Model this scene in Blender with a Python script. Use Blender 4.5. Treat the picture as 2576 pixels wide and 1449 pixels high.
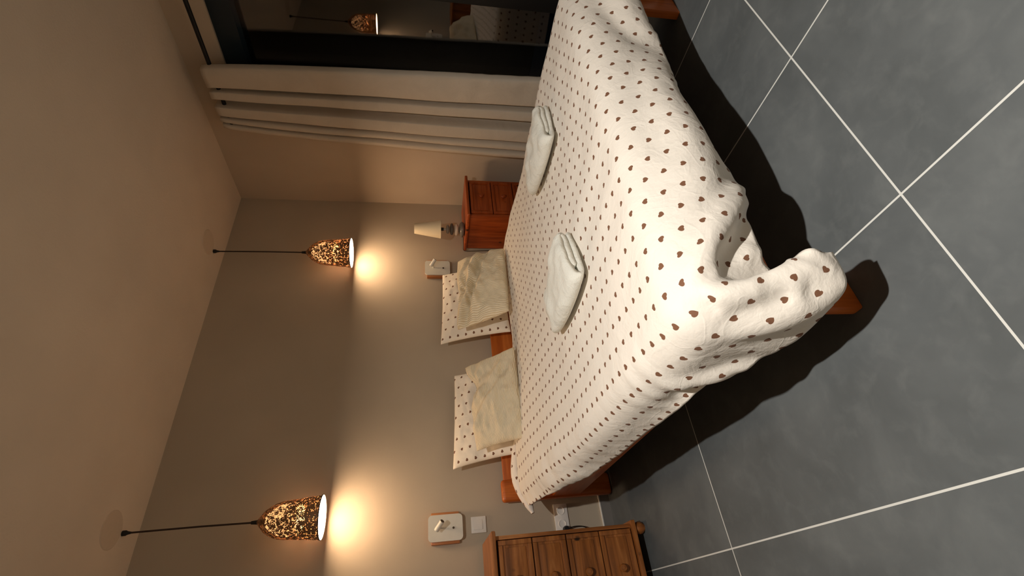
import bpy, bmesh, math, random
import numpy as np
from mathutils import Vector, Matrix, noise as mnoise

PI = math.pi
scene = bpy.context.scene
for o in list(bpy.data.objects):
    bpy.data.objects.remove(o)

# ------------------------------------------------------------------ camera
# the phone was held sideways: room 'up' is the left side of the frame
FPX, CAMH = 1205.0, 1.115
pitch, yaw = math.atan(222 / FPX), math.radians(35.3)
hv = Vector((math.sin(yaw), math.cos(yaw), 0))
rv = Vector((math.cos(yaw), -math.sin(yaw), 0))
zv = Vector((0, 0, 1))
Fv = hv * math.cos(pitch) - zv * math.sin(pitch)
Uv = hv * math.sin(pitch) + zv * math.cos(pitch)
cd = bpy.data.cameras.new('camera')
cd.sensor_fit = 'HORIZONTAL'
cd.sensor_width = 36
cd.lens = FPX / 2576 * 36
cd.clip_start = 0.02
cam = bpy.data.objects.new('camera', cd)
scene.collection.objects.link(cam)
X, Y, Z = -Uv, rv, -Fv
cam.matrix_world = Matrix(((X.x, Y.x, Z.x, 0), (X.y, Y.y, Z.y, 0), (X.z, Y.z, Z.z, CAMH), (0, 0, 0, 1)))
scene.camera = cam

# ------------------------------------------------------------------ world, light, exposure
w = bpy.data.worlds.new('night')
scene.world = w
w.use_nodes = True
w.node_tree.nodes['Background'].inputs[0].default_value = (0.02, 0.03, 0.05, 1)
w.node_tree.nodes['Background'].inputs[1].default_value = 0.02
scene.view_settings.view_transform = 'Standard'
scene.view_settings.look = 'None'
scene.view_settings.gamma = 1
scene.view_settings.use_curve_mapping = False
scene.view_settings.exposure = 0.0

def area_light(name, loc, size, power, color, rot=(0, 0, 0), spread=PI):
    ld = bpy.data.lights.new(name, 'AREA')
    ld.shape = 'DISK'; ld.size = size; ld.energy = power; ld.color = color; ld.spread = spread
    o = bpy.data.objects.new(name, ld)
    o.location = loc; o.rotation_euler = rot
    scene.collection.objects.link(o)
    return o
area_light('ceiling_downlight', (0.24, -0.08, 2.555), 0.05, 60, (1.0, 0.95, 0.88), spread=math.radians(150))
PEND = 33.0
PCOL = (1.0, 0.68, 0.41)

# ------------------------------------------------------------------ colour / node helpers
def lin(c):
    return tuple(((x / 255) / 12.92 if x / 255 <= 0.04045 else ((x / 255 + 0.055) / 1.055) ** 2.4) for x in c)

class NT:
    def __init__(s, name):
        s.m = bpy.data.materials.new(name); s.m.use_nodes = True
        s.t = s.m.node_tree; s.b = s.t.nodes['Principled BSDF']; s.out = s.t.nodes['Material Output']
    def n(s, typ, **kw):
        nd = s.t.nodes.new(typ)
        for k, v in kw.items(): setattr(nd, k, v)
        return nd
    def l(s, a, b): s.t.links.new(a, b)
    def math(s, op, a, b=None, c=None):
        nd = s.n('ShaderNodeMath', operation=op)
        for i, v in enumerate((a, b, c)):
            if v is None: continue
            if isinstance(v, (int, float)): nd.inputs[i].default_value = v
            else: s.l(v, nd.inputs[i])
        return nd.outputs[0]
    def mix(s, f, a, b):
        nd = s.n('ShaderNodeMix', data_type='RGBA')
        if isinstance(f, (int, float)): nd.inputs[0].default_value = f
        else: s.l(f, nd.inputs[0])
        for i, v in ((6, a), (7, b)):
            if isinstance(v, tuple): nd.inputs[i].default_value = (*v[:3], 1)
            else: s.l(v, nd.inputs[i])
        return nd.outputs[2]
    def noise(s, vec, scale, detail=3, rough=0.5, dist=0.0):
        nd = s.n('ShaderNodeTexNoise')
        nd.inputs['Scale'].default_value = scale; nd.inputs['Detail'].default_value = detail
        nd.inputs['Roughness'].default_value = rough; nd.inputs['Distortion'].default_value = dist
        if vec is not None: s.l(vec, nd.inputs['Vector'])
        return nd.outputs['Fac']
    def ramp(s, f, stops):
        nd = s.n('ShaderNodeValToRGB'); cr = nd.color_ramp
        while len(cr.elements) < len(stops): cr.elements.new(0.5)
        for e, (p, c) in zip(cr.elements, stops):
            e.position = p; e.color = (*c, 1) if isinstance(c, tuple) else (c, c, c, 1)
        s.l(f, nd.inputs[0]); return nd.outputs[0]
    def bump(s, h, strength, dist=0.01, prev=None):
        nd = s.n('ShaderNodeBump'); nd.inputs['Strength'].default_value = strength
        nd.inputs['Distance'].default_value = dist
        s.l(h, nd.inputs['Height'])
        if prev is not None: s.l(prev, nd.inputs['Normal'])
        return nd.outputs[0]
    def coord(s, which='Object', scale=None, rot=None, loc=None):
        tc = s.n('ShaderNodeTexCoord'); v = tc.outputs[which]
        if scale or rot or loc:
            mp = s.n('ShaderNodeMapping')
            if scale: mp.inputs['Scale'].default_value = scale
            if rot: mp.inputs['Rotation'].default_value = rot
            if loc: mp.inputs['Location'].default_value = loc
            s.l(v, mp.inputs['Vector']); v = mp.outputs[0]
        return v
    def set(s, color=None, rough=None, normal=None, metal=None, spec=None):
        if color is not None:
            if isinstance(color, tuple): s.b.inputs['Base Color'].default_value = (*color[:3], 1)
            else: s.l(color, s.b.inputs['Base Color'])
        if rough is not None:
            if isinstance(rough, (int, float)): s.b.inputs['Roughness'].default_value = rough
            else: s.l(rough, s.b.inputs['Roughness'])
        if normal is not None: s.l(normal, s.b.inputs['Normal'])
        if metal is not None: s.b.inputs['Metallic'].default_value = metal
        if spec is not None: s.b.inputs['Specular IOR Level'].default_value = spec
        return s.m

# walls
def plaster(name, col, fine, strength):
    a = NT(name); v = a.coord('Object')
    n1 = a.noise(v, 2.2, 3); n2 = a.noise(v, fine, 4, 0.65); n3 = a.noise(v, fine * 0.12, 3)
    c = a.mix(a.ramp(n1, [(0.3, 0.0), (0.7, 1.0)]), tuple(x * 0.94 for x in col), tuple(x * 1.04 for x in col))
    h = a.math('ADD', a.math('MULTIPLY', n2, 0.6), n3)
    return a.set(c, 0.85, a.bump(h, strength, 0.004), spec=0.25)
M_wall = plaster('wall_paint', lin((194, 180, 160)), 120, 0.12)
M_wallr = plaster('wall_paint_side', lin((198, 180, 158)), 120, 0.12)
M_ceil = plaster('ceiling_plaster', lin((226, 208, 186)), 90, 0.6)

def tile_floor():
    a = NT('floor_tiles'); g = a.n('ShaderNodeNewGeometry'); sp = a.n('ShaderNodeSeparateXYZ')
    a.l(g.outputs['Position'], sp.inputs[0])
    def dist(o, off, per):
        q = a.math('DIVIDE', a.math('SUBTRACT', o, off), per)
        fr = a.math('ABSOLUTE', a.math('SUBTRACT', a.math('FRACT', a.math('ADD', q, 0.5)), 0.5))
        cell = a.math('FLOOR', q)
        return a.math('MULTIPLY', fr, per), cell
    dx, cx = dist(sp.outputs[0], 0.134, 0.598)
    dy, cy = dist(sp.outputs[1], 0.648, 1.2)
    d = a.math('MINIMUM', dx, dy)
    grout = a.math('LESS_THAN', d, 0.0026)
    cell = a.math('ADD', a.math('MULTIPLY', cx, 3.7), a.math('MULTIPLY', cy, 9.1))
    cmb = a.n('ShaderNodeCombineXYZ'); a.l(cell, cmb.inputs[2])
    va = a.n('ShaderNodeVectorMath', operation='ADD'); a.l(g.outputs['Position'], va.inputs[0]); a.l(cmb.outputs[0], va.inputs[1])
    v = va.outputs[0]
    n1 = a.noise(v, 2.6, 5, 0.6, 0.6); n2 = a.noise(v, 14, 5, 0.6, 0.4); n3 = a.noise(v, 160, 2)
    c = a.ramp(n1, [(0.28, lin((80, 84, 85))), (0.52, lin((91, 95, 96))), (0.75, lin((104, 108, 108)))])
    c = a.mix(a.math('MULTIPLY', a.ramp(n2, [(0.5, 0.0), (0.75, 1.0)]), 0.3), c, lin((118, 121, 120)))
    c = a.mix(grout, c, lin((214, 214, 208)))
    rg = a.math('ADD', 0.5, a.math('MULTIPLY', n2, 0.18))
    h = a.math('SUBTRACT', a.math('ADD', a.math('MULTIPLY', n2, 0.5), a.math('MULTIPLY', n3, 0.15)), a.math('MULTIPLY', grout, 0.6))
    return a.set(c, rg, a.bump(h, 0.12, 0.004), spec=0.35)
M_floor = tile_floor()

def wood(name, c0, c1, c2, rough=0.38, axis='Z', scale=1.0, knots=True):
    a = NT(name)
    s = {'Z': (14, 14, 1.1), 'X': (1.1, 14, 14), 'Y': (14, 1.1, 14)}[axis]
    s = tuple(x * scale for x in s)
    v = a.coord('Object', scale=s)
    n1 = a.noise(v, 1.6, 6, 0.62, 0.8); n2 = a.noise(v, 7, 3, 0.5, 0.2)
    c = a.ramp(n1, [(0.3, c0), (0.52, c1), (0.72, c2)])
    c = a.mix(a.math('MULTIPLY', a.ramp(n2, [(0.45, 0.0), (0.7, 1.0)]), 0.35), c, c0)
    if knots:
        kv = a.coord('Object', scale=(7, 7, 5.5))
        vo = a.n('ShaderNodeTexVoronoi'); vo.inputs['Scale'].default_value = 1.0; a.l(kv, vo.inputs['Vector'])
        k = a.ramp(vo.outputs['Distance'], [(0.07, 1.0), (0.12, 0.0)])
        c = a.mix(k, c, tuple(x * 0.18 for x in c0))
    return a.set(c, rough, a.bump(n1, 0.08, 0.003), spec=0.45)
M_bed = wood('bed_pine', lin((168, 80, 28)), lin((200, 106, 40)), lin((220, 128, 56)), knots=False)
M_bedx = wood('bed_pine_horizontal', lin((168, 80, 28)), lin((200, 106, 40)), lin((220, 128, 56)), axis='X', knots=False)
M_bedy = wood('bed_pine_lengthwise', lin((168, 80, 28)), lin((200, 106, 40)), lin((220, 128, 56)), axis='Y', knots=False)
M_ch = wood('chest_pine', lin((104, 60, 26)), lin((156, 94, 44)), lin((192, 128, 70)))
M_chx = wood('chest_pine_horizontal', lin((104, 60, 26)), lin((156, 94, 44)), lin((192, 128, 70)), axis='X')
M_ch2 = wood('lamplit_chest_pine', lin((130, 54, 18)), lin((172, 78, 28)), lin((192, 98, 42)))  # corner chest: warm pendant light put into the pine's colour
M_ch2x = wood('lamplit_chest_pine_horizontal', lin((130, 54, 18)), lin((172, 78, 28)), lin((192, 98, 42)), axis='X')  # same lamplight tint, grain running across
M_mt = wood('mount_wood', lin((170, 104, 58)), lin((196, 128, 78)), lin((212, 148, 96)), knots=False)

def plain(name, col, rough=0.5, metal=0.0, spec=0.5, bump=None):
    a = NT(name); v = a.coord('Object'); n = a.noise(v, bump[0] if bump else 40, 3)
    c = a.mix(n, tuple(x * 0.95 for x in col), tuple(min(1, x * 1.04) for x in col))
    return a.set(c, rough, a.bump(n, bump[1] if bump else 0.03, 0.002), metal, spec)
M_black = plain('black_plastic', lin((22, 20, 20)), 0.45)
M_rod = plain('black_iron', lin((20, 20, 22)), 0.5, 0.3)
M_white = plain('white_plastic', lin((245, 240, 232)), 0.4)
M_lampw = plain('white_enamel', lin((226, 224, 214)), 0.35)
M_frame = plain('dark_blue_frame', lin((20, 36, 46)), 0.45)
M_frameb = plain('black_frame', lin((12, 12, 13)), 0.5)
M_skirt = plain('skirting_grey', lin((122, 118, 114)), 0.55, bump=(20, 0.1))
M_caulk = plain('white_caulk', lin((235, 230, 222)), 0.5)
M_cord = plain('brown_textile_cord', lin((62, 44, 34)), 0.8, bump=(600, 0.5))
M_rose = plain('rose_filler', lin((214, 194, 170)), 0.85)
M_out = plain('night_outside', lin((10, 10, 11)), 0.9, spec=0.0)
M_shadefab = plain('cream_lampshade', lin((238, 222, 190)), 0.8, bump=(300, 0.1))
M_p1 = plain('pebble_grey', lin((122, 112, 102)), 0.18)
M_p2 = plain('pebble_cream', lin((216, 196, 176)), 0.18)
M_p3 = plain('pebble_dark', lin((92, 84, 76)), 0.18)
M_p4 = plain('pebble_taupe', lin((140, 130, 118)), 0.18)
M_chrome = plain('brushed_metal', lin((190, 185, 178)), 0.3, 0.9)
M_screw = plain('screw_metal', lin((90, 78, 66)), 0.35, 0.8)
M_prop = plain('plug_cream', lin((190, 175, 155)), 0.5)

def cloth_hearts(name, base, crease=1.0, rowp=0.068, colp=0.055, size=0.0075, tr=0.0):
    a = NT(name)
    uv = a.n('ShaderNodeUVMap'); sp = a.n('ShaderNodeSeparateXYZ'); a.l(uv.outputs[0], sp.inputs[0])
    q = a.math('DIVIDE', sp.outputs[0], rowp)
    row = a.math('FLOOR', q); par = a.math('FLOORED_MODULO', row, 2.0)
    lx = a.math('MULTIPLY', a.math('SUBTRACT', a.math('FRACT', q), 0.5), rowp)
    q2 = a.math('ADD', a.math('DIVIDE', sp.outputs[1], colp), a.math('MULTIPLY', row, 0.42))
    col = a.math('FLOOR', q2)
    ly = a.math('MULTIPLY', a.math('SUBTRACT', a.math('FRACT', q2), 0.5), colp)
    sgn = a.math('SUBTRACT', 1.0, a.math('MULTIPLY', par, 2.0))
    # small irregular tilt per heart, flipped on every other row
    cp = a.math('SUBTRACT', a.math('MULTIPLY', a.math('FLOORED_MODULO', col, 2.0), 0.35), 0.55)
    ca, sa = a.math('COSINE', cp), a.math('SINE', cp)
    rx = a.math('ADD', a.math('MULTIPLY', lx, ca), a.math('MULTIPLY', ly, sa))
    ry = a.math('SUBTRACT', a.math('MULTIPLY', ly, ca), a.math('MULTIPLY', lx, sa))
    hx = a.math('DIVIDE', rx, size)
    hy = a.math('ADD', a.math('MULTIPLY', a.math('DIVIDE', ry, size), sgn), 0.1)
    x2 = a.math('MULTIPLY', hx, hx); y2 = a.math('MULTIPLY', hy, hy)
    t = a.math('SUBTRACT', a.math('ADD', x2, y2), 1.0)
    t3 = a.math('MULTIPLY', a.math('MULTIPLY', t, t), t)
    y3 = a.math('MULTIPLY', y2, hy)
    heart = a.math('LESS_THAN', a.math('SUBTRACT', t3, a.math('MULTIPLY', x2, y3)), 0.0)
    v = a.coord('Object')
    n0 = a.noise(v, 900, 2)
    c = a.mix(n0, tuple(x * 0.97 for x in base), base)
    c = a.mix(heart, c, lin((126, 88, 66)))
    n1 = a.noise(v, 9, 4, 0.55, 1.2); n2 = a.noise(v, 34, 4, 0.6, 0.8)
    # thin crease lines
    cr = a.math('ABSOLUTE', a.math('SUBTRACT', a.noise(v, 5.5, 2, 0.5, 0.8), 0.5))
    crl = a.ramp(cr, [(0.0, 1.0), (0.022, 0.0)])
    h = a.math('ADD', a.math('MULTIPLY', n1, 1.0), a.math('MULTIPLY', n2, 0.28))
    h = a.math('ADD', h, a.math('MULTIPLY', crl, 0.07))
    a.set(c, 0.72, a.bump(h, 0.28 * crease, 0.02), spec=0.2)
    a.b.inputs['Sheen Weight'].default_value = 0.05
    if tr:
        ts = a.n('ShaderNodeBsdfTranslucent'); a.l(c, ts.inputs[0])
        mx = a.n('ShaderNodeMixShader'); mx.inputs[0].default_value = tr
        a.l(a.b.outputs[0], mx.inputs[1]); a.l(ts.outputs[0], mx.inputs[2]); a.l(mx.outputs[0], a.out.inputs[0])
    return a.m
M_duvet = cloth_hearts('heart_duvet', lin((244, 236, 224)))
M_sheet = cloth_hearts('heart_sheet', lin((248, 238, 226)))
M_pil = cloth_hearts('heart_pillowcase', lin((252, 242, 226)), 0.7, rowp=0.066, colp=0.054, size=0.0068)

def corduroy():
    a = NT('beige_corduroy'); uv = a.n('ShaderNodeUVMap'); sp = a.n('ShaderNodeSeparateXYZ'); a.l(uv.outputs[0], sp.inputs[0])
    v = a.coord('Object'); wob = a.math('MULTIPLY', a.noise(v, 5, 2), 0.07)
    s = a.math('SINE', a.math('MULTIPLY', a.math('ADD', sp.outputs[0], wob), 2 * PI / 0.0098))
    s01 = a.math('ADD', a.math('MULTIPLY', s, 0.5), 0.5)
    c = a.mix(s01, lin((226, 206, 170)), lin((254, 242, 216)))
    n = a.noise(v, 14, 3, 0.5, 0.6)
    b = a.bump(s01, 0.6, 0.004); b = a.bump(n, 0.5, 0.02, b)
    return a.set(c, 0.9, b, spec=0.1)
M_cord2 = corduroy()

def terry():
    a = NT('white_terry'); v = a.coord('Object')
    n = a.noise(v, 420, 2); n2 = a.noise(v, 26, 4, 0.6, 0.6)
    c = a.mix(n, lin((228, 226, 214)), lin((242, 241, 232)))
    return a.set(c, 0.95, a.bump(n, 0.5, 0.003, a.bump(n2, 0.6, 0.012)), spec=0.1)
M_towel = terry()

def linen():
    a = NT('curtain_linen'); v = a.coord('Object', scale=(1, 1, 1))
    n = a.noise(v, 260, 2); n2 = a.noise(v, 7, 4, 0.6, 0.5)
    c = a.mix(n2, lin((196, 184, 168)), lin((214, 202, 186)))
    return a.set(c, 0.9, a.bump(n, 0.3, 0.002, a.bump(n2, 0.25, 0.02)), spec=0.15)
M_curt = linen()

def glass():
    a = NT('window_glass')
    gl = a.n('ShaderNodeBsdfGlossy'); gl.inputs['Roughness'].default_value = 0.004
    gl.inputs['Color'].default_value = (1, 1, 1, 1)
    tr = a.n('ShaderNodeBsdfTransparent')
    fr = a.n('ShaderNodeFresnel'); fr.inputs['IOR'].default_value = 1.52
    f = a.math('ADD', a.math('MULTIPLY', fr.outputs[0], 1.1), 0.01)
    mx = a.n('ShaderNodeMixShader'); a.l(f, mx.inputs[0]); a.l(tr.outputs[0], mx.inputs[1]); a.l(gl.outputs[0], mx.inputs[2])
    a.l(mx.outputs[0], a.out.inputs[0]); return a.m
M_glass = glass()

def shade_mesh_mat():
    a = NT('woven_wire_shade'); v = a.coord('Object')
    vo = a.n('ShaderNodeTexVoronoi', feature='DISTANCE_TO_EDGE'); vo.inputs['Scale'].default_value = 150
    v2 = a.coord('Object', scale=(1, 1, 1.35)); a.l(v2, vo.inputs['Vector'])
    n = a.noise(v, 60, 3, 0.6)
    sp = a.n('ShaderNodeSeparateXYZ'); a.l(v, sp.inputs[0])
    # the weave gets closer towards the rim
    gz = a.ramp(sp.outputs[2], [(0.06, 0.14), (0.19, 0.0)])
    th = a.math('ADD', a.math('ADD', 0.07, a.math('MULTIPLY', a.ramp(n, [(0.40, 0.0), (0.66, 1.0)]), 0.36)), gz)
    hole = a.math('GREATER_THAN', vo.outputs['Distance'], th)
    a.set(lin((150, 112, 78)), 0.5, metal=0.3)
    tp = a.n('ShaderNodeBsdfTransparent')
    mx = a.n('ShaderNodeMixShader'); a.l(hole, mx.inputs[0]); a.l(a.b.outputs[0], mx.inputs[1]); a.l(tp.outputs[0], mx.inputs[2])
    a.l(mx.outputs[0], a.out.inputs[0]); return a.m
M_wire = shade_mesh_mat()

def emit(name, col, s):
    a = NT(name); a.b.inputs['Base Color'].default_value = (*col, 1)
    a.b.inputs['Emission Color'].default_value = (*col, 1); a.b.inputs['Emission Strength'].default_value = s
    return a.m
M_diff = emit('pendant_diffuser', PCOL, PEND)
M_bulb = emit('pendant_bulb', (1.0, 0.52, 0.20), 1.7)

# ------------------------------------------------------------------ object helpers
COL = scene.collection
def link(o): COL.objects.link(o); return o
def tag(o, label=None, cat=None, group=None, kind=None):
    if label: o['label'] = label
    if cat: o['category'] = cat
    if group: o['group'] = group
    if kind: o['kind'] = kind
    return o
def thing(name, loc, label, cat, group=None):
    o = bpy.data.objects.new(name, None); o.empty_display_size = 0.05; o.location = loc
    return tag(link(o), label, cat, group)
def obj(name, bm, mat, parent=None, smooth=True, angle=35):
    me = bpy.data.meshes.new(name)
    bmesh.ops.recalc_face_normals(bm, faces=bm.faces)
    bm.to_mesh(me); bm.free()
    me.materials.append(mat)
    if smooth:
        me.polygons.foreach_set('use_smooth', [True] * len(me.polygons))
        try: me.set_sharp_from_angle(angle=math.radians(angle))
        except Exception: pass
    o = link(bpy.data.objects.new(name, me))
    if parent is not None:
        o.parent = parent
        o.matrix_parent_inverse = Matrix.Identity(4)
    return o
def BM(): return bmesh.new()
def box(bm, x0, x1, y0, y1, z0, z1, bev=0.0, seg=2):
    r = bmesh.ops.create_cube(bm, size=1.0)
    vs = r['verts']
    for v in vs:
        v.co = Vector(((x0 + x1) / 2 + v.co.x * (x1 - x0), (y0 + y1) / 2 + v.co.y * (y1 - y0), (z0 + z1) / 2 + v.co.z * (z1 - z0)))
    if bev:
        es = set()
        for v in vs: es.update(v.link_edges)
        bmesh.ops.bevel(bm, geom=list(es), offset=bev, segments=seg, profile=0.6, affect='EDGES')
    return bm
def lathe(bm, prof, seg=32, cx=0, cy=0, cap=True):
    rings = []
    for r, z in prof:
        if r < 1e-5: rings.append([bm.verts.new((cx, cy, z))])
        else: rings.append([bm.verts.new((cx + r * math.cos(2 * PI * i / seg), cy + r * math.sin(2 * PI * i / seg), z)) for i in range(seg)])
    for a, b in zip(rings[:-1], rings[1:]):
        for i in range(seg):
            j = (i + 1) % seg
            va = [a[0], a[0]] if len(a) == 1 else [a[i], a[j]]
            vb = [b[0], b[0]] if len(b) == 1 else [b[i], b[j]]
            f = []
            for v in (va[0], va[1], vb[1], vb[0]):
                if v not in f: f.append(v)
            if len(f) > 2: bm.faces.new(f)
    if cap:
        for rg in (rings[0], rings[-1]):
            if len(rg) > 2: bm.faces.new(rg)
    return bm
def tube(bm, pts, r, seg=10):
    pts = [Vector(p) for p in pts]; rings = []; prev = None
    for i, p in enumerate(pts):
        d = (pts[min(i + 1, len(pts) - 1)] - pts[max(i - 1, 0)]).normalized()
        if prev is None:
            a = d.orthogonal().normalized()
        else:
            a = (prev - d * prev.dot(d)).normalized()
        prev = a; b = d.cross(a)
        rr = r[i] if isinstance(r, (list, tuple)) else r
        rings.append([bm.verts.new(p + (a * math.cos(2 * PI * k / seg) + b * math.sin(2 * PI * k / seg)) * rr) for k in range(seg)])
    for A, B in zip(rings[:-1], rings[1:]):
        for k in range(seg): bm.faces.new((A[k], A[(k + 1) % seg], B[(k + 1) % seg], B[k]))
    bm.faces.new(rings[0]); bm.faces.new(rings[-1])
    return bm
def spline(P, n=8):
    P = [Vector(p) for p in P]; out = []
    Q = [P[0] * 2 - P[1]] + P + [P[-1] * 2 - P[-2]]
    for i in range(1, len(Q) - 2):
        for k in range(n):
            t = k / n; a, b, c, d = Q[i - 1:i + 3]
            out.append(0.5 * ((2 * b) + (c - a) * t + (2 * a - 5 * b + 4 * c - d) * t * t + (3 * b - a - 3 * c + d) * t ** 3))
    out.append(P[-1]); return out
def grid_obj(name, G, UV, mat, parent=None, closed_i=False):
    """G: (ni,nj,3) vertex grid."""
    ni, nj = G.shape[:2]
    me = bpy.data.meshes.new(name)
    faces = []; fidx = []
    for i in range(ni if closed_i else ni - 1):
        for j in range(nj - 1):
            i2 = (i + 1) % ni
            f = (i * nj + j, i2 * nj + j, i2 * nj + j + 1, i * nj + j + 1)
            faces.append(f); fidx.append(f)
    me.from_pydata([tuple(map(float, p)) for p in G.reshape(-1, 3)], [], faces)
    me.materials.append(mat)
    uvl = me.uv_layers.new(name='UVMap')
    UVf = UV.reshape(-1, 2)
    arr = np.array([UVf[k] for f in fidx for k in f], dtype=np.float32).ravel()
    uvl.data.foreach_set('uv', arr)
    me.polygons.foreach_set('use_smooth', [True] * len(me.polygons))
    o = link(bpy.data.objects.new(name, me))
    if parent is not None: o.parent = parent
    return o

# ------------------------------------------------------------------ room shell
XL, XR, YB, YF, HT = -1.75, 3.03, 3.02, -2.1, 2.57
WY0, WY1, WZ = -0.35, 2.06, 2.335          # window opening in the right wall
tag(obj('floor', box(BM(), XL - 0.2, XR + 0.35, YF - 0.2, YB + 0.2, -0.12, 0.0), M_floor, smooth=False), 'grey stone-look floor tiles with pale grout lines', kind='structure')
tag(obj('ceiling', box(BM(), XL - 0.2, XR + 0.35, YF - 0.2, YB + 0.2, HT, HT + 0.12), M_ceil, smooth=False), 'rough plastered ceiling', kind='structure')
tag(obj('wall_back', box(BM(), XL - 0.2, XR + 0.35, YB, YB + 0.2, 0, HT), M_wall, smooth=False), kind='structure')
tag(obj('wall_left', box(BM(), XL - 0.2, XL, YF, YB, 0, HT), M_wall, smooth=False), kind='structure')
tag(obj('wall_front', box(BM(), XL - 0.2, XR + 0.35, YF - 0.2, YF, 0, HT), M_wall, smooth=False), kind='structure')
b = BM()
box(b, XR, XR + 0.35, WY1, YB, 0, HT)
box(b, XR, XR + 0.35, YF, WY0, 0, HT)
box(b, XR, XR + 0.35, WY0, WY1, WZ, HT)
tag(obj('wall_right', b, M_wallr, smooth=False), kind='structure')
sk = tag(obj('baseboard_back', box(BM(), XL, XR, YB - 0.009, YB, 0, 0.060), M_skirt), kind='structure')
tag(obj('trim_1', box(BM(), XL, XR, YB - 0.011, YB, 0.060, 0.068, 0.002), M_caulk), kind='structure')
tag(obj('baseboard_right', box(BM(), XR - 0.009, XR, WY1 + 0.01, YB - 0.009, 0, 0.060), M_skirt), kind='structure')
# window: sliding doors with dark frame
wn = bpy.data.objects.new('window_1', None); wn.location = (3.15, 0.8, 0); link(wn); tag(wn, 'tall dark window beside the cream curtain, room mirrored in its glass', kind='structure')
def wobj(name, bm, mat):
    for v in bm.verts: v.co -= Vector((3.15, 0.8, 0))
    return obj(name, bm, mat, wn)
wobj('head_frame', box(BM(), 3.045, 3.22, WY0, WY1, 2.205, WZ, 0.004), M_frame)
wobj('side_frame', box(BM(), 3.10, 3.22, WY1 - 0.06, WY1, 0, 2.205, 0.004), M_frameb)
wobj('stile', box(BM(), 3.12, 3.165, 1.30, 1.395, 0.04, 2.205, 0.004), M_frameb)
wobj('sill_track', box(BM(), 3.10, 3.26, WY0, WY1, 0.0, 0.04, 0.004), M_frameb)
wobj('pane', box(BM(), 3.122, 3.128, 1.38, WY1 - 0.05, 0.04, 2.205), M_glass)
wobj('pane', box(BM(), 3.150, 3.156, WY0, 1.31, 0.04, 2.205), M_glass)
tag(obj('wall_outside', box(BM(), 5.2, 5.3, -3, 5, -0.1, 3.2), M_out, smooth=False), kind='structure')

# ------------------------------------------------------------------ bed frame
BX0, BX1, BY0, BY1 = 0.565, 2.245, 0.885, 2.985
bed = thing('bed_frame', (1.4, 1.9, 0), 'orange pine double bed frame with a low headboard against the wall', 'bed')
def at(bm, o):
    for v in bm.verts: v.co -= o.location
    return bm
for sx in (0, 1):
    x0 = BX0 if sx == 0 else BX1 - 0.125
    obj('headboard_post', at(box(BM(), x0, x0 + 0.125, 2.925, 2.975, 0, 0.668, 0.023, 4), bed), M_bed, bed)
    obj('leg', at(box(BM(), x0, x0 + 0.125, BY0, BY0 + 0.035, 0, 0.40, 0.006), bed), M_bed, bed)
obj('headboard_panel', at(box(BM(), BX0 + 0.12, BX1 - 0.12, 2.935, 2.965, 0.30, 0.650, 0.006), bed), M_bedx, bed)
for sx in (0, 1):
    x0 = BX0 + 0.012 if sx == 0 else BX1 - 0.042
    obj('side_rail', at(box(BM(), x0, x0 + 0.03, BY0 + 0.034, 2.926, 0.200, 0.37, 0.005), bed), M_bedy, bed)
obj('foot_rail', at(box(BM(), BX0 + 0.124, BX1 - 0.124, BY0 + 0.002, BY0 + 0.03, 0.215, 0.37, 0.005), bed), M_bedx, bed)
for k in range(12):
    y = 1.0 + k * 0.165
    obj('slat', at(box(BM(), BX0 + 0.042, BX1 - 0.042, y, y + 0.09, 0.25, 0.27, 0.003), bed), M_bedx, bed)

# mattress in a fitted sheet
def sbox_grid(x0, x1, y0, y1, z0, z1, r, nx=60, ny=70):
    pass
bm = box(BM(), BX0 + 0.045, BX1 - 0.045, BY0 + 0.04, 2.915, 0.272, 0.503, 0.05, 5)
uvl = bm.loops.layers.uv.new('UVMap')
for f in bm.faces:
    for l in f.loops: l[uvl].uv = (l.vert.co.x + l.vert.co.z * 0.5, l.vert.co.y + l.vert.co.z * 0.7)
mat_o = obj('mattress', bm, M_sheet, None, angle=60)
tag(mat_o, 'mattress in a heart-print fitted sheet showing between the pillows and the duvet', 'mattress')

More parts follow.
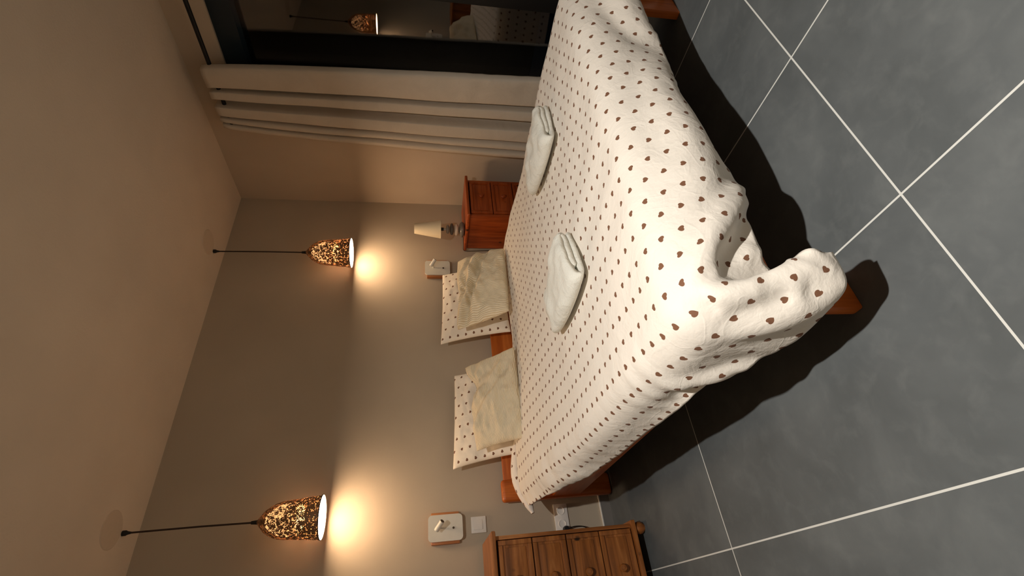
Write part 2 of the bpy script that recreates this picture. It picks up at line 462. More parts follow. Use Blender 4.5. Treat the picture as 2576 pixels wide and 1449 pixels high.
# ------------------------------------------------------------------ duvet: a small cloth simulation over the bed
def sim_duvet():
    rng = np.random.default_rng(4)
    NI, NJ = 86, 80                      # along x, along y
    s = np.linspace(0, 1, NI); t = np.linspace(0, 1, NJ)
    y0, y1 = 0.603, 2.74
    yy = y0 + (y1 - y0) * t
    xl = np.interp(yy, [0.6, 0.66, 0.85, 1.15, 1.75, 2.1, 2.4, 2.75], [0.340, 0.320, 0.295, 0.355, 0.365, 0.385, 0.43, 0.45])
    xr = np.full_like(yy, 2.60)
    Xg = xl[None, :] + (xr - xl)[None, :] * s[:, None]
    yfront = y0 + 0.03 * np.sin(Xg * 5.0)
    Yg = yfront + (y1 - yfront) * t[None, :] + 0.012 * np.sin(Xg * 7 + 1) * (t[None, :] ** 4)
    flat = np.stack([Xg, Yg], -1)
    P = np.zeros((NI, NJ, 3)); P[..., 0] = Xg; P[..., 1] = Yg
    P[..., 2] = 0.55 + 0.004 * rng.standard_normal((NI, NJ))
    rest = P.copy(); rest[..., 2] = 0
    bx0, bx1, by0, zt, r = 0.492, 2.29, 0.828, 0.540, 0.10
    V = np.zeros_like(P)
    def mk(di, dj, stiff):
        out = []
        I, J = np.meshgrid(np.arange(NI - abs(di)), np.arange(NJ - abs(dj)), indexing='ij')
        i0 = I.ravel(); j0 = J.ravel() + (abs(dj) if dj < 0 else 0)
        i1 = i0 + di; j1 = j0 + dj
        L = np.linalg.norm(rest[i0, j0] - rest[i1, j1], axis=-1)
        if di: c = (i0 // abs(di)) % 2
        else: c = (j0 // abs(dj)) % 2
        for k in (0, 1):
            m = c == k
            if m.any(): out.append((i0[m], j0[m], i1[m], j1[m], L[m], stiff))
        return out
    C = mk(1, 0, 1.0) + mk(0, 1, 1.0) + mk(1, 1, 0.5) + mk(1, -1, 0.5) + mk(2, 0, 0.35) + mk(0, 2, 0.35) + mk(4, 0, 0.12) + mk(0, 4, 0.12)
    bend = {0.35, 0.12}
    # the loose corner of the cover sticks out over the bed leg; its hem is guided along a few points
    hem_l = [(0.611, 0.718, 0.2), (0.53, 0.739, 0.185), (0.522, 0.777, 0.182), (0.515, 0.811, 0.187), (0.5, 0.882, 0.192), (0.49, 0.953, 0.215), (0.482, 1.01, 0.273),
             (0.477, 1.079, 0.327), (0.475, 1.122, 0.358), (0.475, 1.219, 0.359), (0.475, 1.326, 0.366), (0.475, 1.449, 0.367), (0.475, 1.61, 0.376), (0.475, 1.909, 0.382),
             (0.475, 2.172, 0.464), (0.475, 2.394, 0.487), (0.478, 2.70, 0.515)]
    hem_f = [(0.611, 0.718, 0.2), (0.595, 0.725, 0.25), (0.583, 0.735, 0.29), (0.602, 0.75, 0.323), (0.66, 0.81, 0.286), (0.697, 0.815, 0.288), (0.787, 0.815, 0.278),
             (0.961, 0.82, 0.243), (1.127, 0.815, 0.285), (1.337, 0.82, 0.288), (1.689, 0.82, 0.255), (1.865, 0.82, 0.261), (2.15, 0.82, 0.25)]
    def handles(hem, dmat, key, keyaxis, join):
        """arc-length match as far as 'join', then match by the plain coordinate"""
        L_ = [0.0]
        for a_, b_ in zip(hem[:-1], hem[1:]): L_.append(L_[-1] + math.dist(a_, b_))
        hm = np.array(hem)
        lj = np.interp(join, hm[6:, keyaxis], np.array(L_)[6:])
        kj = int(np.searchsorted(key, join)); out = []
        for k_ in range(len(dmat)):
            if k_ <= kj: sp_ = dmat[k_] / dmat[kj] * lj
            elif key[k_] > hm[-1, keyaxis]: break
            else: sp_ = np.interp(key[k_], hm[6:, keyaxis], np.array(L_)[6:])
            if k_ % 2 == 0 or k_ < 8: out.append((k_, tuple(np.interp(sp_, L_, hm[:, c]) for c in range(3))))
        return out
    dl = np.concatenate([[0], np.cumsum(np.linalg.norm(rest[0, 1:] - rest[0, :-1], axis=-1))])
    df = np.concatenate([[0], np.cumsum(np.linalg.norm(rest[1:, 0] - rest[:-1, 0], axis=-1))])
    HND = [(0, k_, q) for k_, q in handles(hem_l, dl, rest[0, :, 1], 1, 1.30)] + [(k_, 0, q) for k_, q in handles(hem_f, df, rest[:, 0, 0], 0, 0.95) if rest[k_, 0, 0] > 0.76]
    def near(mx, my):
        j = int(np.argmin(np.abs(rest[3, :, 1] - my))); i = int(np.argmin(np.abs(rest[:, j, 0] - mx))); return i, j
    # the forward edge of the hanging corner, and the tuck behind it
    def hline(m0, m1, pts, n=10):
        pts = np.array(pts); L_ = np.concatenate([[0], np.cumsum(np.linalg.norm(pts[1:] - pts[:-1], axis=1))]); L_ /= L_[-1]
        for k in range(n + 1):
            f = k / n
            i_, j_ = near(m0[0] * (1 - f) + m1[0] * f, m0[1] * (1 - f) + m1[1] * f)
            HND.append((i_, j_, tuple(np.interp(f, L_, pts[:, c]) for c in range(3))))
    hline((0.345, 0.603), (0.59, 0.81), [(0.611, 0.718, 0.2), (0.583, 0.735, 0.29), (0.600, 0.757, 0.345), (0.593, 0.78, 0.398), (0.588, 0.80, 0.439), (0.583, 0.82, 0.475)])
    hline((0.625, 0.835), (0.635, 0.603), [(0.603, 0.836, 0.480), (0.632, 0.827, 0.39), (0.662, 0.818, 0.286)], 8)
    hline((0.66, 0.603), (0.76, 0.603), [(0.682, 0.815, 0.286), (0.775, 0.815, 0.278)], 4)
    hline((0.45, 0.603), (0.60, 0.603), [(0.618, 0.785, 0.270), (0.655, 0.828, 0.268)], 5)
    hline((0.40, 0.75), (0.56, 0.86), [(0.535, 0.79, 0.27), (0.545, 0.84, 0.41)], 5)
    steps = 170
    for st in range(steps):
        g = 0.0011 if st < 140 else 0.0006
        V[..., 2] -= g
        V *= 0.955
        Q = P + V
        for it in range(9):
            for (i0, j0, i1, j1, L, k) in C:
                a = Q[i0, j0]; b = Q[i1, j1]
                d = b - a; ln = np.sqrt((d * d).sum(-1)) + 1e-9
                e = (ln - L) / ln * 0.5 * k
                if k in bend: e = np.where(ln < L, e, 0)      # resist folding only
                d *= e[:, None]
                Q[i0, j0] = a + d; Q[i1, j1] = b - d
            # collide with rounded box (infinite towards the headboard)
            x, y, z = Q[..., 0], Q[..., 1], Q[..., 2]
            cx = np.clip(x, bx0 + r, bx1 - r); cy = np.maximum(y, by0 + r); cz = np.minimum(z, zt - r)
            cz = np.maximum(cz, 0.17)
            dx, dy, dz = x - cx, y - cy, z - cz
            d = np.sqrt(dx * dx + dy * dy + dz * dz)
            inside = d < r
            dd = np.where(d < 1e-6, 1, d)
            f = np.where(inside & (d > 1e-6), r / dd, 1.0)
            Q[..., 0] = cx + dx * f; Q[..., 1] = cy + dy * f; Q[..., 2] = cz + dz * f
            deep = inside & (d <= 1e-6)
            Q[..., 2] = np.where(deep, zt, Q[..., 2])
            # tug the corner
            if st > 12:
                wgt = min(0.30, (st - 12) * 0.004)
                for (ci, cj, tgt) in HND:
                    Q[ci, cj] += (np.array(tgt) - Q[ci, cj]) * wgt
        V = Q - P
        # friction on the bed
        top = Q[..., 2] > zt - 0.012
        V[top] *= 0.35
        P = Q
    return P, flat
P, flat = sim_duvet()
def fbm(p, s, seed=0.0):
    return mnoise.noise(Vector((p[0] * s + seed, p[1] * s + seed * 1.7, p[2] * s)))
# loft: soft quilted puffs and wrinkles
ni, nj = P.shape[:2]
Tu = np.gradient(P, axis=0); Tv = np.gradient(P, axis=1)
Nn = np.cross(Tu, Tv); Nn /= (np.linalg.norm(Nn, axis=-1, keepdims=True) + 1e-9)
disp = np.zeros((ni, nj)); LIFT = np.zeros((ni, nj))
for i in range(ni):
    for j in range(nj):
        fx, fy = flat[i, j]
        d = 0.011 * mnoise.noise(Vector((fx * 2.6, fy * 2.6, 0.3))) + 0.005 * mnoise.noise(Vector((fx * 7 + 2, fy * 7, 1.3)))
        # long diagonal ripples in the middle of the bed
        rp = math.sin((fx * 0.85 + fy * 0.55) * 26 + 3 * mnoise.noise(Vector((fx * 2, fy * 2, 5))))
        msk = math.exp(-((fx - 1.25) ** 2 / 0.18 + (fy - 1.15) ** 2 / 0.10))
        d += 0.0035 * rp * msk
        # gathers along the left side
        edge = max(0.0, 1 - abs(fx - 0.45) / 0.22)
        gn = mnoise.noise(Vector((fx * 2.5 + fy * 1.2, fy * 13, 2.2)))
        gs = min(1.0, max(0.15, 1 - abs(fy - 1.22) / 0.30)) + 0.55 * min(1.0, max(0.0, (fy - 1.6) / 0.5))
        d += 0.016 * edge * gs * (1 - 2 * abs(gn) ** 0.6)
        # pressed-in fold lines on the drop at the foot
        ft = max(0.0, 1 - abs(fy - 0.70) / 0.22)
        d += 0.0035 * ft * (1 - 2 * abs(mnoise.noise(Vector((fx * 6, fy * 9, 7.7)))) ** 0.5)
        hd = min(1, max(0, (fy - 1.85) / 0.8)); hd = hd * hd * (3 - 2 * hd)
        lf = min(1, max(0, (1.5 - fx) / 0.8)); lf = lf * lf * (3 - 2 * lf)
        LIFT[i, j] = hd * (0.012 + 0.05 * lf) * min(1, max(0, (P[i, j, 2] - 0.3) / 0.2))
        disp[i, j] = d
P2 = P + Nn * disp[..., None]; P2[..., 2] += LIFT
duv = grid_obj('duvet', P2, flat, M_duvet)
tag(duv, 'white duvet printed with small brown hearts covering the bed, one corner hanging down', 'duvet')
md = duv.modifiers.new('smooth', 'SUBSURF'); md.levels = 2; md.render_levels = 2; md.boundary_smooth = 'PRESERVE_CORNERS'
md = duv.modifiers.new('thickness', 'SOLIDIFY'); md.thickness = 0.024; md.offset = -1.0
hem = obj('turned_back_hem', tube(BM(), spline([(0.90, 2.77, 0.565), (0.78, 2.765, 0.59), (0.66, 2.76, 0.600), (0.57, 2.752, 0.580), (0.50, 2.745, 0.553), (0.462, 2.74, 0.540)], 5),
    [0.010 + 0.024 * math.sin(PI * min(1, (i + 3) / 27.0)) for i in range(26)], 14), M_sheet, duv)
bmx = bmesh.new(); bmx.from_mesh(hem.data); uvl = bmx.loops.layers.uv.new('UVMap')
for f in bmx.faces:
    for l in f.loops: l[uvl].uv = (l.vert.co.x, l.vert.co.z + l.vert.co.y)
bmx.to_mesh(hem.data); bmx.free()

# ------------------------------------------------------------------ pillows and cushions
def quad_pillow(name, c, thick, mat, normal, uvsize, n=44, pinch=0.05, seed=0.0, wr=0.010, back=0.6, parent=None, sag=0.0, folds=None, uvrot=False, power=0.42, pinchpt=None, dent=0.0):
    """c: four corners bl, br, tr, tl (world)."""
    bl, br, tr, tl = [np.array(p, float) for p in c]
    nrm = np.array(normal, float); nrm /= np.linalg.norm(nrm)
    ctr = (bl + br + tr + tl) / 4
    ring = []
    G = np.zeros((2 * n, n + 1, 3)); UVs = np.zeros((2 * n, n + 1, 2))
    for i in range(2 * n):
        front = i <= n
        s = (i / n) if front else (2 * n - i) / n
        a = 2 * s - 1
        for j in range(n + 1):
            t = j / n; b_ = 2 * t - 1
            # edges curve inwards between the corners
            aa = a * (1 - pinch * (1 - b_ * b_)); bb = b_ * (1 - pinch * (1 - a * a))
            S, T = (aa + 1) / 2, (bb + 1) / 2
            p = bl * (1 - S) * (1 - T) + br * S * (1 - T) + tr * S * T + tl * (1 - S) * T
            prof = max(0.0, (1 - a * a)) ** power * max(0.0, (1 - b_ * b_)) ** power
            h = thick * prof
            wv = mnoise.noise(Vector((S * 5 + seed, T * 5, seed))) * wr * 2 + mnoise.noise(Vector((S * 13, T * 13 + seed, seed))) * wr
            if folds: h += (folds(S, T) + 0.016 * (1 - 2.2 * abs(mnoise.noise(Vector((S * 3.2 + T * 1.5 + seed, T * 2.0 - S, seed * 2)))) ** 0.55)) * prof ** 0.5
            if pinchpt:
                ds, dt = S - pinchpt[0], T - pinchpt[1]
                rr = math.hypot(ds, dt); an = math.atan2(dt, ds)
                h += 0.013 * math.sin(an * 9 + seed) * math.exp(-rr / 0.38) * min(1, rr / 0.08) * prof ** 0.4 - 0.030 * math.exp(-(rr / 0.10) ** 2) * (1 if front else -1)
                p = p + (bl * (1 - S) + br * S - tl * (1 - S) - tr * S) * dent * math.exp(-((S - pinchpt[0]) / 0.15) ** 2) * T ** 3
            off = (h + wv * prof) if front else -(h * back)
            p = p + nrm * off
            p = p - np.array((0, 0, sag)) * prof
            G[i, j] = p
            U_, V_ = S * uvsize[0], T * uvsize[1]
            UVs[i, j] = (V_, U_) if uvrot else (U_, V_)
            if not front: UVs[i, j] += 0.013
    o = grid_obj(name, G, UVs, mat, parent, closed_i=True)
    bmx = bmesh.new(); bmx.from_mesh(o.data)
    bmesh.ops.remove_doubles(bmx, verts=bmx.verts, dist=1e-5)
    bmesh.ops.recalc_face_normals(bmx, faces=bmx.faces)
    bmx.to_mesh(o.data); bmx.free()
    o.data.polygons.foreach_set('use_smooth', [True] * len(o.data.polygons))
    m = o.modifiers.new('smooth', 'SUBSURF'); m.levels = 1; m.render_levels = 1
    return o

o = quad_pillow('pillow', [(0.79, 2.78, 0.530), (1.39, 2.79, 0.530), (1.36, 2.915, 0.920), (0.755, 2.915, 0.950)], 0.075, M_pil, (0, -1, 0.32), (0.60, 0.45), seed=1.3, pinch=0.035, back=0.12)
tag(o, 'heart-print pillow leaning on the wall nearest the pine chest with the plug', 'pillow', 'heart-print pillows')
o = quad_pillow('pillow', [(1.60, 2.78, 0.530), (2.20, 2.79, 0.530), (2.185, 2.915, 0.980), (1.585, 2.915, 1.005)], 0.075, M_pil, (0, -1, 0.32), (0.60, 0.48), seed=7.9, pinch=0.035, back=0.12)
tag(o, 'heart-print pillow leaning on the wall nearest the bedside lamp', 'pillow', 'heart-print pillows')
def fl(S, T):
    q = S - 0.48 + 0.55 * (T - 0.5)
    return 0.035 * math.exp(-(q ** 2) / 0.005) - 0.045 * math.exp(-((q - 0.11) ** 2) / 0.004) * T + 0.022 * math.exp(-((q - 0.22) ** 2) / 0.004) * T
o = quad_pillow('cushion', [(0.795, 2.52, 0.565), (1.36, 2.53, 0.575), (1.32, 2.72, 0.865), (0.79, 2.70, 0.825)], 0.075, M_cord2, (0, -1, 0.5), (0.5, 0.5), seed=3.1, pinch=0.03, folds=fl, uvrot=True, wr=0.012, back=0.5, pinchpt=(0.70, 0.90), dent=0.16)
tag(o, 'beige corduroy cushion lying crooked against the pillow nearest the chest with the plug', 'cushion', 'beige corduroy cushions')
def fr_(S, T):
    q = T - 0.74 + 0.45 * (S - 0.5)
    return 0.034 * math.exp(-(q ** 2) / 0.003) - 0.045 * math.exp(-((q + 0.13) ** 2) / 0.005) + 0.02 * math.exp(-((q + 0.28) ** 2) / 0.004) - 0.03 * math.exp(-((q - 0.13) ** 2) / 0.004)
o = quad_pillow('cushion', [(1.61, 2.53, 0.580), (2.15, 2.55, 0.560), (2.16, 2.72, 0.875), (1.58, 2.71, 0.900)], 0.085, M_cord2, (0, -1, 0.45), (0.5, 0.45), seed=9.4, pinch=-0.03, folds=fr_, wr=0.014, back=0.5, pinchpt=(0.45, 0.80), dent=0.06)
tag(o, 'beige corduroy cushion slumped with deep creases below the bedside lamp', 'cushion', 'beige corduroy cushions')

# ------------------------------------------------------------------ towels
def towel(loc, rot, sx, sy, label, seed):
    """a towel folded in thirds: the rolled fold faces the foot of the bed"""
    # cross-section path of the folded strip (x across, z up), then swept along y
    W = sx / 2; h = 0.015
    path = [(W * 0.95, 0.006), (W * 0.2, 0.006), (-W * 0.8, 0.008), (-W, 0.024), (-W * 0.8, 0.046), (0, 0.052), (W * 0.8, 0.050),
            (W * 0.98, 0.040), (W * 0.8, 0.030), (0.0, 0.030), (-W * 0.55, 0.029)]
    path = [Vector((p[0], p[1], 0)) for p in path]
    cl = spline(path, 6)
    th = 0.0095
    # outline both sides of the centreline
    A, B = [], []
    for i, p in enumerate(cl):
        d = (cl[min(i + 1, len(cl) - 1)] - cl[max(i - 1, 0)]); d.normalize()
        nn = Vector((-d.y, d.x, 0))
        A.append(p + nn * th); B.append(p - nn * th)
    cap1 = [cl[-1] + (cl[-1] - cl[-2]).normalized() * th * 0.8]
    cap0 = [cl[0] + (cl[0] - cl[1]).normalized() * th * 0.8]
    ol = A + cap1 + B[::-1] + cap0
    n = 34
    b = BM(); rings = []
    for k in range(n + 1):
        t = k / n; y = -sy / 2 + sy * t
        e = min(1, math.sin(PI * min(1, max(0, t)) ) * 6)
        wd = (1.0 - 0.45 * t ** 2.2) * (0.93 + 0.07 * e)
        hz = (1.0 - 0.35 * t ** 3) * (0.86 + 0.14 * e)
        sh = 0.035 * t * t
        ring = []
        for p in ol:
            q = Vector((p.x * wd + sh, y + 0.010 * (p.y / 0.05) * (1 - t) , 0.004 + p.y * hz))
            q.z += 0.008 * mnoise.noise(Vector((q.x * 14 + seed, q.y * 14, seed))) * (p.y / 0.03)
            q.y += 0.010 * mnoise.noise(Vector((q.x * 9 + seed, seed, 0.5)))
            ring.append(b.verts.new(q))
        rings.append(ring)
    m = len(ol)
    for R0, R1 in zip(rings[:-1], rings[1:]):
        for i in range(m): b.faces.new((R0[i], R0[(i + 1) % m], R1[(i + 1) % m], R1[i]))
    for R in (rings[0], rings[-1]):
        # close the ends strip by strip across the thickness
        a_ = list(range(0, len(A))); 
        for i in range(len(A) - 1):
            b.faces.new((R[i], R[i + 1], R[m - 2 - (i + 1)], R[m - 2 - i]))
        b.faces.new((R[len(A) - 1], R[len(A)], R[len(A) + 1]))
        b.faces.new((R[0], R[m - 1], R[m - 2]))
    o = obj('towel', b, M_towel, angle=180)
    o.location = loc; o.rotation_euler = (0, 0, rot)
    return tag(o, label, 'towel', 'folded white towels on the duvet')
towel((1.05, 1.50, 0.553), math.radians(14), 0.27, 0.40, 'folded white towel in the middle of the duvet, the one farther from the curtain', 1.0)
towel((1.80, 1.46, 0.553), math.radians(4), 0.25, 0.40, 'folded white towel on the duvet nearest the window curtain', 5.0)

# ------------------------------------------------------------------ chests of drawers
def chest(loc, label, group, M_ch, M_chx):
    """origin: floor, centre of footprint; 0.40 wide, 0.41 deep, 0.80 high, drawers face -y"""
    W, D = 0.200, 0.205
    t = thing('chest_of_drawers', loc, label, 'chest of drawers', group)
    obj('side_panel', box(BM(), -W + 0.008, -W + 0.026, -D + 0.02, D - 0.01, 0.075, 0.775, 0.003), M_ch, t)
    obj('side_panel', box(BM(), W - 0.026, W - 0.008, -D + 0.02, D - 0.01, 0.075, 0.775, 0.003), M_ch, t)
    obj('back_panel', box(BM(), -W + 0.026, W - 0.026, D - 0.02, D - 0.012, 0.075, 0.775), M_ch, t)
    obj('tabletop', box(BM(), -W - 0.012, W + 0.012, -D - 0.012, D, 0.775, 0.797, 0.008, 3), M_chx, t)
    obj('plinth', box(BM(), -W - 0.006, W + 0.006, -D - 0.002, D - 0.005, 0.055, 0.078, 0.006), M_chx, t)
    for x in (-W + 0.03, W - 0.03):
        for y in (-D + 0.035, D - 0.04):
            obj('foot', lathe(BM(), [(0.018, 0), (0.027, 0.012), (0.03, 0.028), (0.026, 0.045), (0.02, 0.056)], 20, x, y), M_ch, t)
    for k in range(4):
        z0 = 0.084 + k * 0.1715; z1 = z0 + 0.166
        xa, xb = -W + 0.030, W - 0.030; yf = -D + 0.012
        b = BM(); box(b, xa, xb, yf + 0.008, yf + 0.02, z0, z1)
        # frame border around a sunken field, then a raised panel
        m = 0.022
        box(b, xa, xa + m, yf, yf + 0.012, z0, z1, 0.003); box(b, xb - m, xb, yf, yf + 0.012, z0, z1, 0.003)
        box(b, xa + m, xb - m, yf, yf + 0.012, z0, z0 + m, 0.003); box(b, xa + m, xb - m, yf, yf + 0.012, z1 - m, z1, 0.003)
        box(b, xa + m + 0.010, xb - m - 0.010, yf + 0.003, yf + 0.013, z0 + m + 0.008, z1 - m - 0.008, 0.004)
        d = obj('drawer', b, M_chx, t)
        kb = lathe(BM(), [(0.0, 0.0), (0.008, 0.0), (0.008, 0.010), (0.0165, 0.016), (0.0185, 0.024), (0.014, 0.031), (0.0, 0.034)], 20, cap=False)
        k_o = obj('knob', kb, M_ch, d)
        k_o.location = (0, yf + 0.004, (z0 + z1) / 2); k_o.rotation_euler = (PI / 2, 0, 0)
    return t
chest((0.155, 2.765, 0), 'honey pine four-drawer chest standing beside the wall socket below the light switch', 'four-drawer pine chests', M_ch, M_chx)
chest((2.705, 2.795, 0), 'pine four-drawer chest tinted for the warm pendant light, in the room corner carrying the pebble lamp', 'four-drawer pine chests', M_ch2, M_ch2x)

# ------------------------------------------------------------------ bedside lamp with pebbles
LX, LY, LZ = 2.56, 2.82, 0.797
lamp = thing('table_lamp', (LX, LY, LZ), 'unlit bedside lamp with cream cone shade on stacked pebbles', 'lamp')
def pebble(r, h, z, mat, dx=0):
    pr = [(0, z)] + [(r * (math.sin(PI * k / 10)) ** 0.6, z + h * (0.5 - 0.5 * math.cos(PI * k / 10))) for k in range(1, 10)] + [(0, z + h)]
    bm_ = lathe(BM(), pr, 32, dx, 0, cap=False)
    for v in bm_.verts: v.co.x *= 1.03
    return obj('pebble', bm_, mat, lamp)
pebble(0.060, 0.046, 0.0, M_p1); pebble(0.045, 0.036, 0.048, M_p2, -0.003); pebble(0.046, 0.032, 0.086, M_p3, 0.002); pebble(0.035, 0.027, 0.120, M_p4)
obj('stem', lathe(BM(), [(0.008, 0.146), (0.008, 0.168), (0.006, 0.17), (0.006, 0.175)], 16), M_chrome, lamp)
obj('socket', lathe(BM(), [(0.013, 0.165), (0.013, 0.215), (0.0, 0.216)], 16), M_black, lamp)
b = lathe(BM(), [(0.073, 0.188), (0.0385, 0.390), (0.0365, 0.390), (0.071, 0.188), (0.073, 0.188)], 48, cap=False)
bmesh.ops.remove_doubles(b, verts=b.verts, dist=1e-6)
obj('lamp_shade', b, M_shadefab, lamp)
obj('power_cable', tube(BM(), spline([(0.0, 0.05, 0.010), (-0.03, 0.10, 0.006), (-0.055, 0.135, 0.004), (-0.0815, 0.155, 0.001), (-0.084, 0.16, -0.05), (-0.068, 0.165, -0.3), (-0.066, 0.17, -0.60), (-0.066, 0.17, -0.78)], 6), 0.0022, 8), M_black, lamp)

# ------------------------------------------------------------------ pendants
def pendant(loc, length, label):
    """origin: centre of the rim; z up to the ceiling"""
    t = thing('pendant_lamp', loc, label, 'pendant lamp', 'woven pendant lamps')
    prof = [(0.109, 0.0), (0.1055, 0.03), (0.1015, 0.07), (0.098, 0.11), (0.095, 0.15), (0.092, 0.185), (0.085, 0.22), (0.072, 0.25), (0.052, 0.28), (0.030, 0.30), (0.012, 0.315), (0.008, 0.32)]
    pr = spline([(p[0], p[1], 0) for p in prof], 4); pr = [(max(p.x, 0.006), p.y) for p in pr]
    obj('shade', lathe(BM(), pr, 64, cap=False), M_wire, t)
    obj('rim', lathe(BM(), [(0.1085, -0.002), (0.1105, -0.002), (0.1105, 0.003), (0.1085, 0.003), (0.1085, -0.002)], 64, cap=False), M_cord, t)
    obj('diffuser', lathe(BM(), [(0.0, 0.0), (0.1075, 0.0), (0.1075, 0.003), (0.0, 0.003)], 64, cap=False), M_diff, t)
    obj('inner_globe', lathe(BM(), [(0.0, 0.095), (0.06, 0.098), (0.078, 0.115), (0.082, 0.15), (0.078, 0.19), (0.068, 0.22), (0.05, 0.25), (0.03, 0.272), (0, 0.28)], 24, cap=False), M_bulb, t)
    obj('lamp_holder', lathe(BM(), [(0.0, 0.275), (0.012, 0.275), (0.012, 0.30), (0, 0.305)], 16, cap=False), M_black, t)
    obj('top_cap', lathe(BM(), [(0.011, 0.314), (0.008, 0.345), (0.0, 0.346)], 16), M_black, t)
    obj('cord', tube(BM(), [(0, 0, 0.34), (0.002, 0, 0.34 + (length - 0.34) * 0.4), (0, 0.0, length - 0.02)], 0.0045, 8), M_cord, t)
    obj('strain_relief', lathe(BM(), [(0.005, length - 0.04), (0.009, length - 0.022), (0.013, length - 0.016), (0.013, length - 0.002)], 16), M_black, t)
    obj('ceiling_rose', lathe(BM(), [(0.0, length - 0.003), (0.083, length - 0.003), (0.087, length + 0.0), (0, length)], 48, 0.0, -0.10, cap=False), M_rose, t)
    return t
pendant((0.553, 2.865, 1.640), HT - 1.640, 'lit woven wire pendant lamp hanging above the light switch and the honey pine chest')
pendant((2.345, 2.865, 1.640), HT - 1.640, 'lit woven wire pendant lamp hanging near the corner, left of the bedside lamp')

# ------------------------------------------------------------------ reading lights, switch, socket
def reading_light(loc, label):
    t = thing('reading_light', loc, label, 'wall light', 'reading lights on the wall')
    obj('wooden_mount', box(BM(), -0.082, 0.082, -0.030, 0, -0.078, 0.080, 0.006), M_mt, t)
    b = box(BM(), -0.068, 0.068, -0.038, -0.030, -0.096, 0.096, 0.0)
    es = [e for e in b.edges if abs(e.verts[0].co.y - e.verts[1].co.y) > 0.005]
    bmesh.ops.bevel(b, geom=es, offset=0.022, segments=6, profile=0.5, affect='EDGES')
    obj('plate', b, M_lampw, t)
    b = tube(BM(), [(-0.016, -0.078, 0.052), (0.022, -0.112, 0.020)], 0.0135, 20)
    hd = obj('spotlight_head', b, M_lampw, t)
    obj('lens', tube(BM(), [(0.0215, -0.1115, 0.0204), (0.0232, -0.1131, 0.019)], 0.011, 20), M_screw, hd)  # dark disc standing for the shaded opening of the head
    obj('arm', tube(BM(), [(0.0, -0.036, 0.030), (0.0, -0.090, 0.036)], 0.005, 10), M_lampw, t)
    b = lathe(BM(), [(0.0, 0.0), (0.006, 0.0), (0.006, 0.004), (0.0, 0.005)], 14, cap=False)
    s_ = obj('screw', b, M_screw, t); s_.location = (-0.004, -0.037, -0.044); s_.rotation_euler = (PI / 2, 0, 0)
    return t
reading_light((0.468, YB, 0.995), 'white reading light on a wooden mount above the light switch')
reading_light((2.305, YB, 1.010), 'white reading light on a wooden mount half hidden behind a heart-print pillow')

sw = thing('light_switch', (0.473, YB, 0.806), 'square white rocker light switch on the wall below the reading light', 'switch')
obj('plate', box(BM(), -0.043, 0.043, -0.010, 0, -0.043, 0.043, 0.003), M_white, sw)
obj('rocker', box(BM(), -0.026, 0.026, -0.014, -0.009, -0.022, 0.030, 0.002), M_white, sw)

so = thing('wall_socket', (0.472, YB, 0.315), 'white double wall socket between the bed and the pine chest', 'socket')
obj('plate', box(BM(), -0.074, 0.074, -0.010, 0, -0.042, 0.042, 0.003), M_white, so)
for xx in (0.036, -0.036):
    s_ = obj('outlet', lathe(BM(), [(0.0, 0.0006), (0.0192, 0.0006), (0.0195, 0.004), (0.0235, 0.004), (0.024, 0.0006)], 28, cap=False), M_white, so)
    s_.location = (xx, -0.010, 0); s_.rotation_euler = (PI / 2, 0, 0)
pl = thing('power_plug', (0.405, YB - 0.012, 0.302), 'black round plug pushed into the wall socket, its cable dropping behind the chest', 'plug')
b = lathe(BM(), [(0.0, 0.0), (0.017, 0.0), (0.018, 0.02), (0.013, 0.036), (0.0, 0.037)], 24, cap=False)
s_ = obj('plug_body', b, M_black, pl); s_.rotation_euler = (PI / 2, 0, 0)
obj('cable', tube(BM(), spline([(0, -0.025, -0.010), (0.008, -0.026, -0.05), (0.004, -0.026, -0.10), (-0.02, -0.026, -0.15), (-0.05, -0.026, -0.2), (-0.06, -0.026, -0.285)], 6), 0.003, 8), M_black, pl)

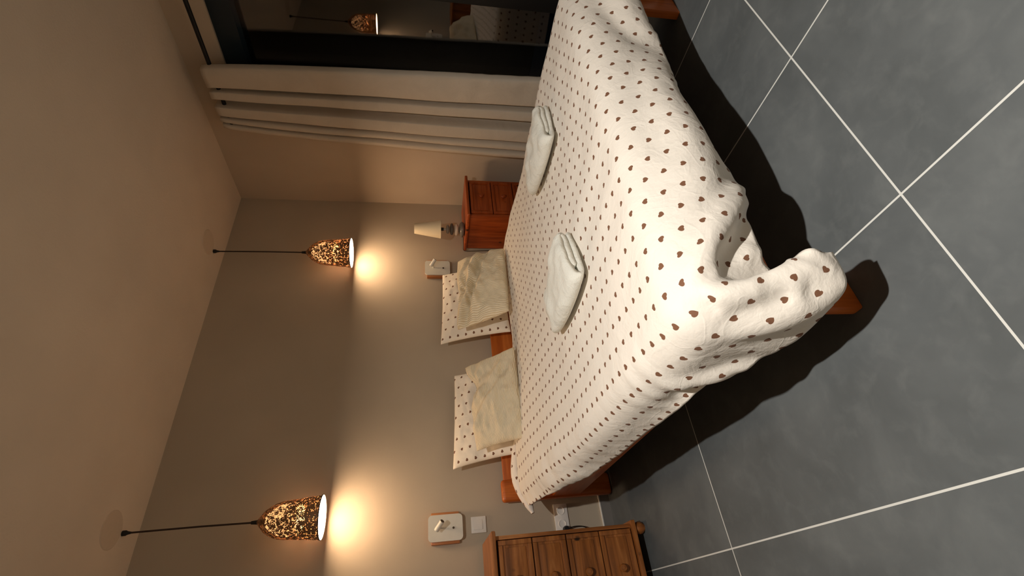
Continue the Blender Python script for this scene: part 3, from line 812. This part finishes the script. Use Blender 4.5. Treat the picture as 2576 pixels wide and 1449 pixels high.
# ------------------------------------------------------------------ curtain and rod
rod = thing('curtain_rod', (2.93, 1.0, 2.385), 'thin black iron curtain rod under the ceiling above the window', 'curtain rod')
obj('pole', tube(BM(), [(0, -1.5, 0), (0, 1.245, 0)], 0.0125, 16), M_rod, rod)
e_ = obj('finial', lathe(BM(), [(0.013, 0), (0.018, 0.004), (0.018, 0.016), (0.012, 0.022), (0.0, 0.023)], 18), M_rod, rod)
e_.location = (0, 1.243, 0); e_.rotation_euler = (-PI / 2, 0, 0)
for y in (-0.9, 1.22):
    obj('bracket', box(BM(), 0.0, 0.098, y - 0.008, y + 0.008, -0.006, 0.006, 0.002), M_rod, rod)
cs = [(1.70, 2.925), (1.703, 2.890), (1.725, 2.876), (1.82, 2.874), (1.895, 2.880), (1.908, 2.895), (1.906, 2.975), (1.93, 2.990), (1.952, 2.975), (1.957, 2.895), (1.97, 2.880),
      (2.02, 2.878), (2.034, 2.892), (2.032, 2.985), (2.07, 2.998), (2.118, 2.985), (2.124, 2.895), (2.14, 2.880), (2.215, 2.880), (2.228, 2.893), (2.226, 2.955), (2.245, 2.968),
      (2.262, 2.95), (2.268, 2.90), (2.285, 2.886), (2.31, 2.888), (2.320, 2.905), (2.319, 2.95), (2.335, 2.96), (2.347, 2.94), (2.352, 2.905), (2.37, 2.893), (2.40, 2.90)]
def curtain():
    base = spline([(a, b, 0) for a, b in cs], 4)
    n = len(base); nz = 80
    G = np.zeros((n, nz + 1, 3)); UVs = np.zeros((n, nz + 1, 2))
    for i, p in enumerate(base):
        u = (p.x - 1.70) / 0.70
        for k in range(nz + 1):
            t = k / nz; z = 2.432 - t * (2.432 - 0.015)
            f = t ** 0.62
            yt = 1.815 + u ** 1.0 * 0.43
            yb = 1.705 + u * 0.68
            y = yt * (1 - f) + yb * f
            x = 2.93 + (p.y - 2.925) * (0.85 + 0.25 * t)
            x += 0.006 * mnoise.noise(Vector((u * 6, z * 2.5, 1)))
            # slight crumple of the first fold low down
            x += 0.020 * mnoise.noise(Vector((u * 3, z * 11, 4))) * max(0, 1 - u * 3.0) * max(0, 1 - abs(z - 0.6) / 0.7)
            y += 0.008 * mnoise.noise(Vector((u * 4, z * 1.6, 8))) * t
            G[i, k] = (x, y, z); UVs[i, k] = (u * 1.6, z)
    o = grid_obj('curtain', G, UVs, M_curt)
    m = o.modifiers.new('thickness', 'SOLIDIFY'); m.thickness = 0.003; m.offset = 0
    return tag(o, 'cream linen curtain drawn aside in folds beside the dark window', 'curtain')
cu = curtain()
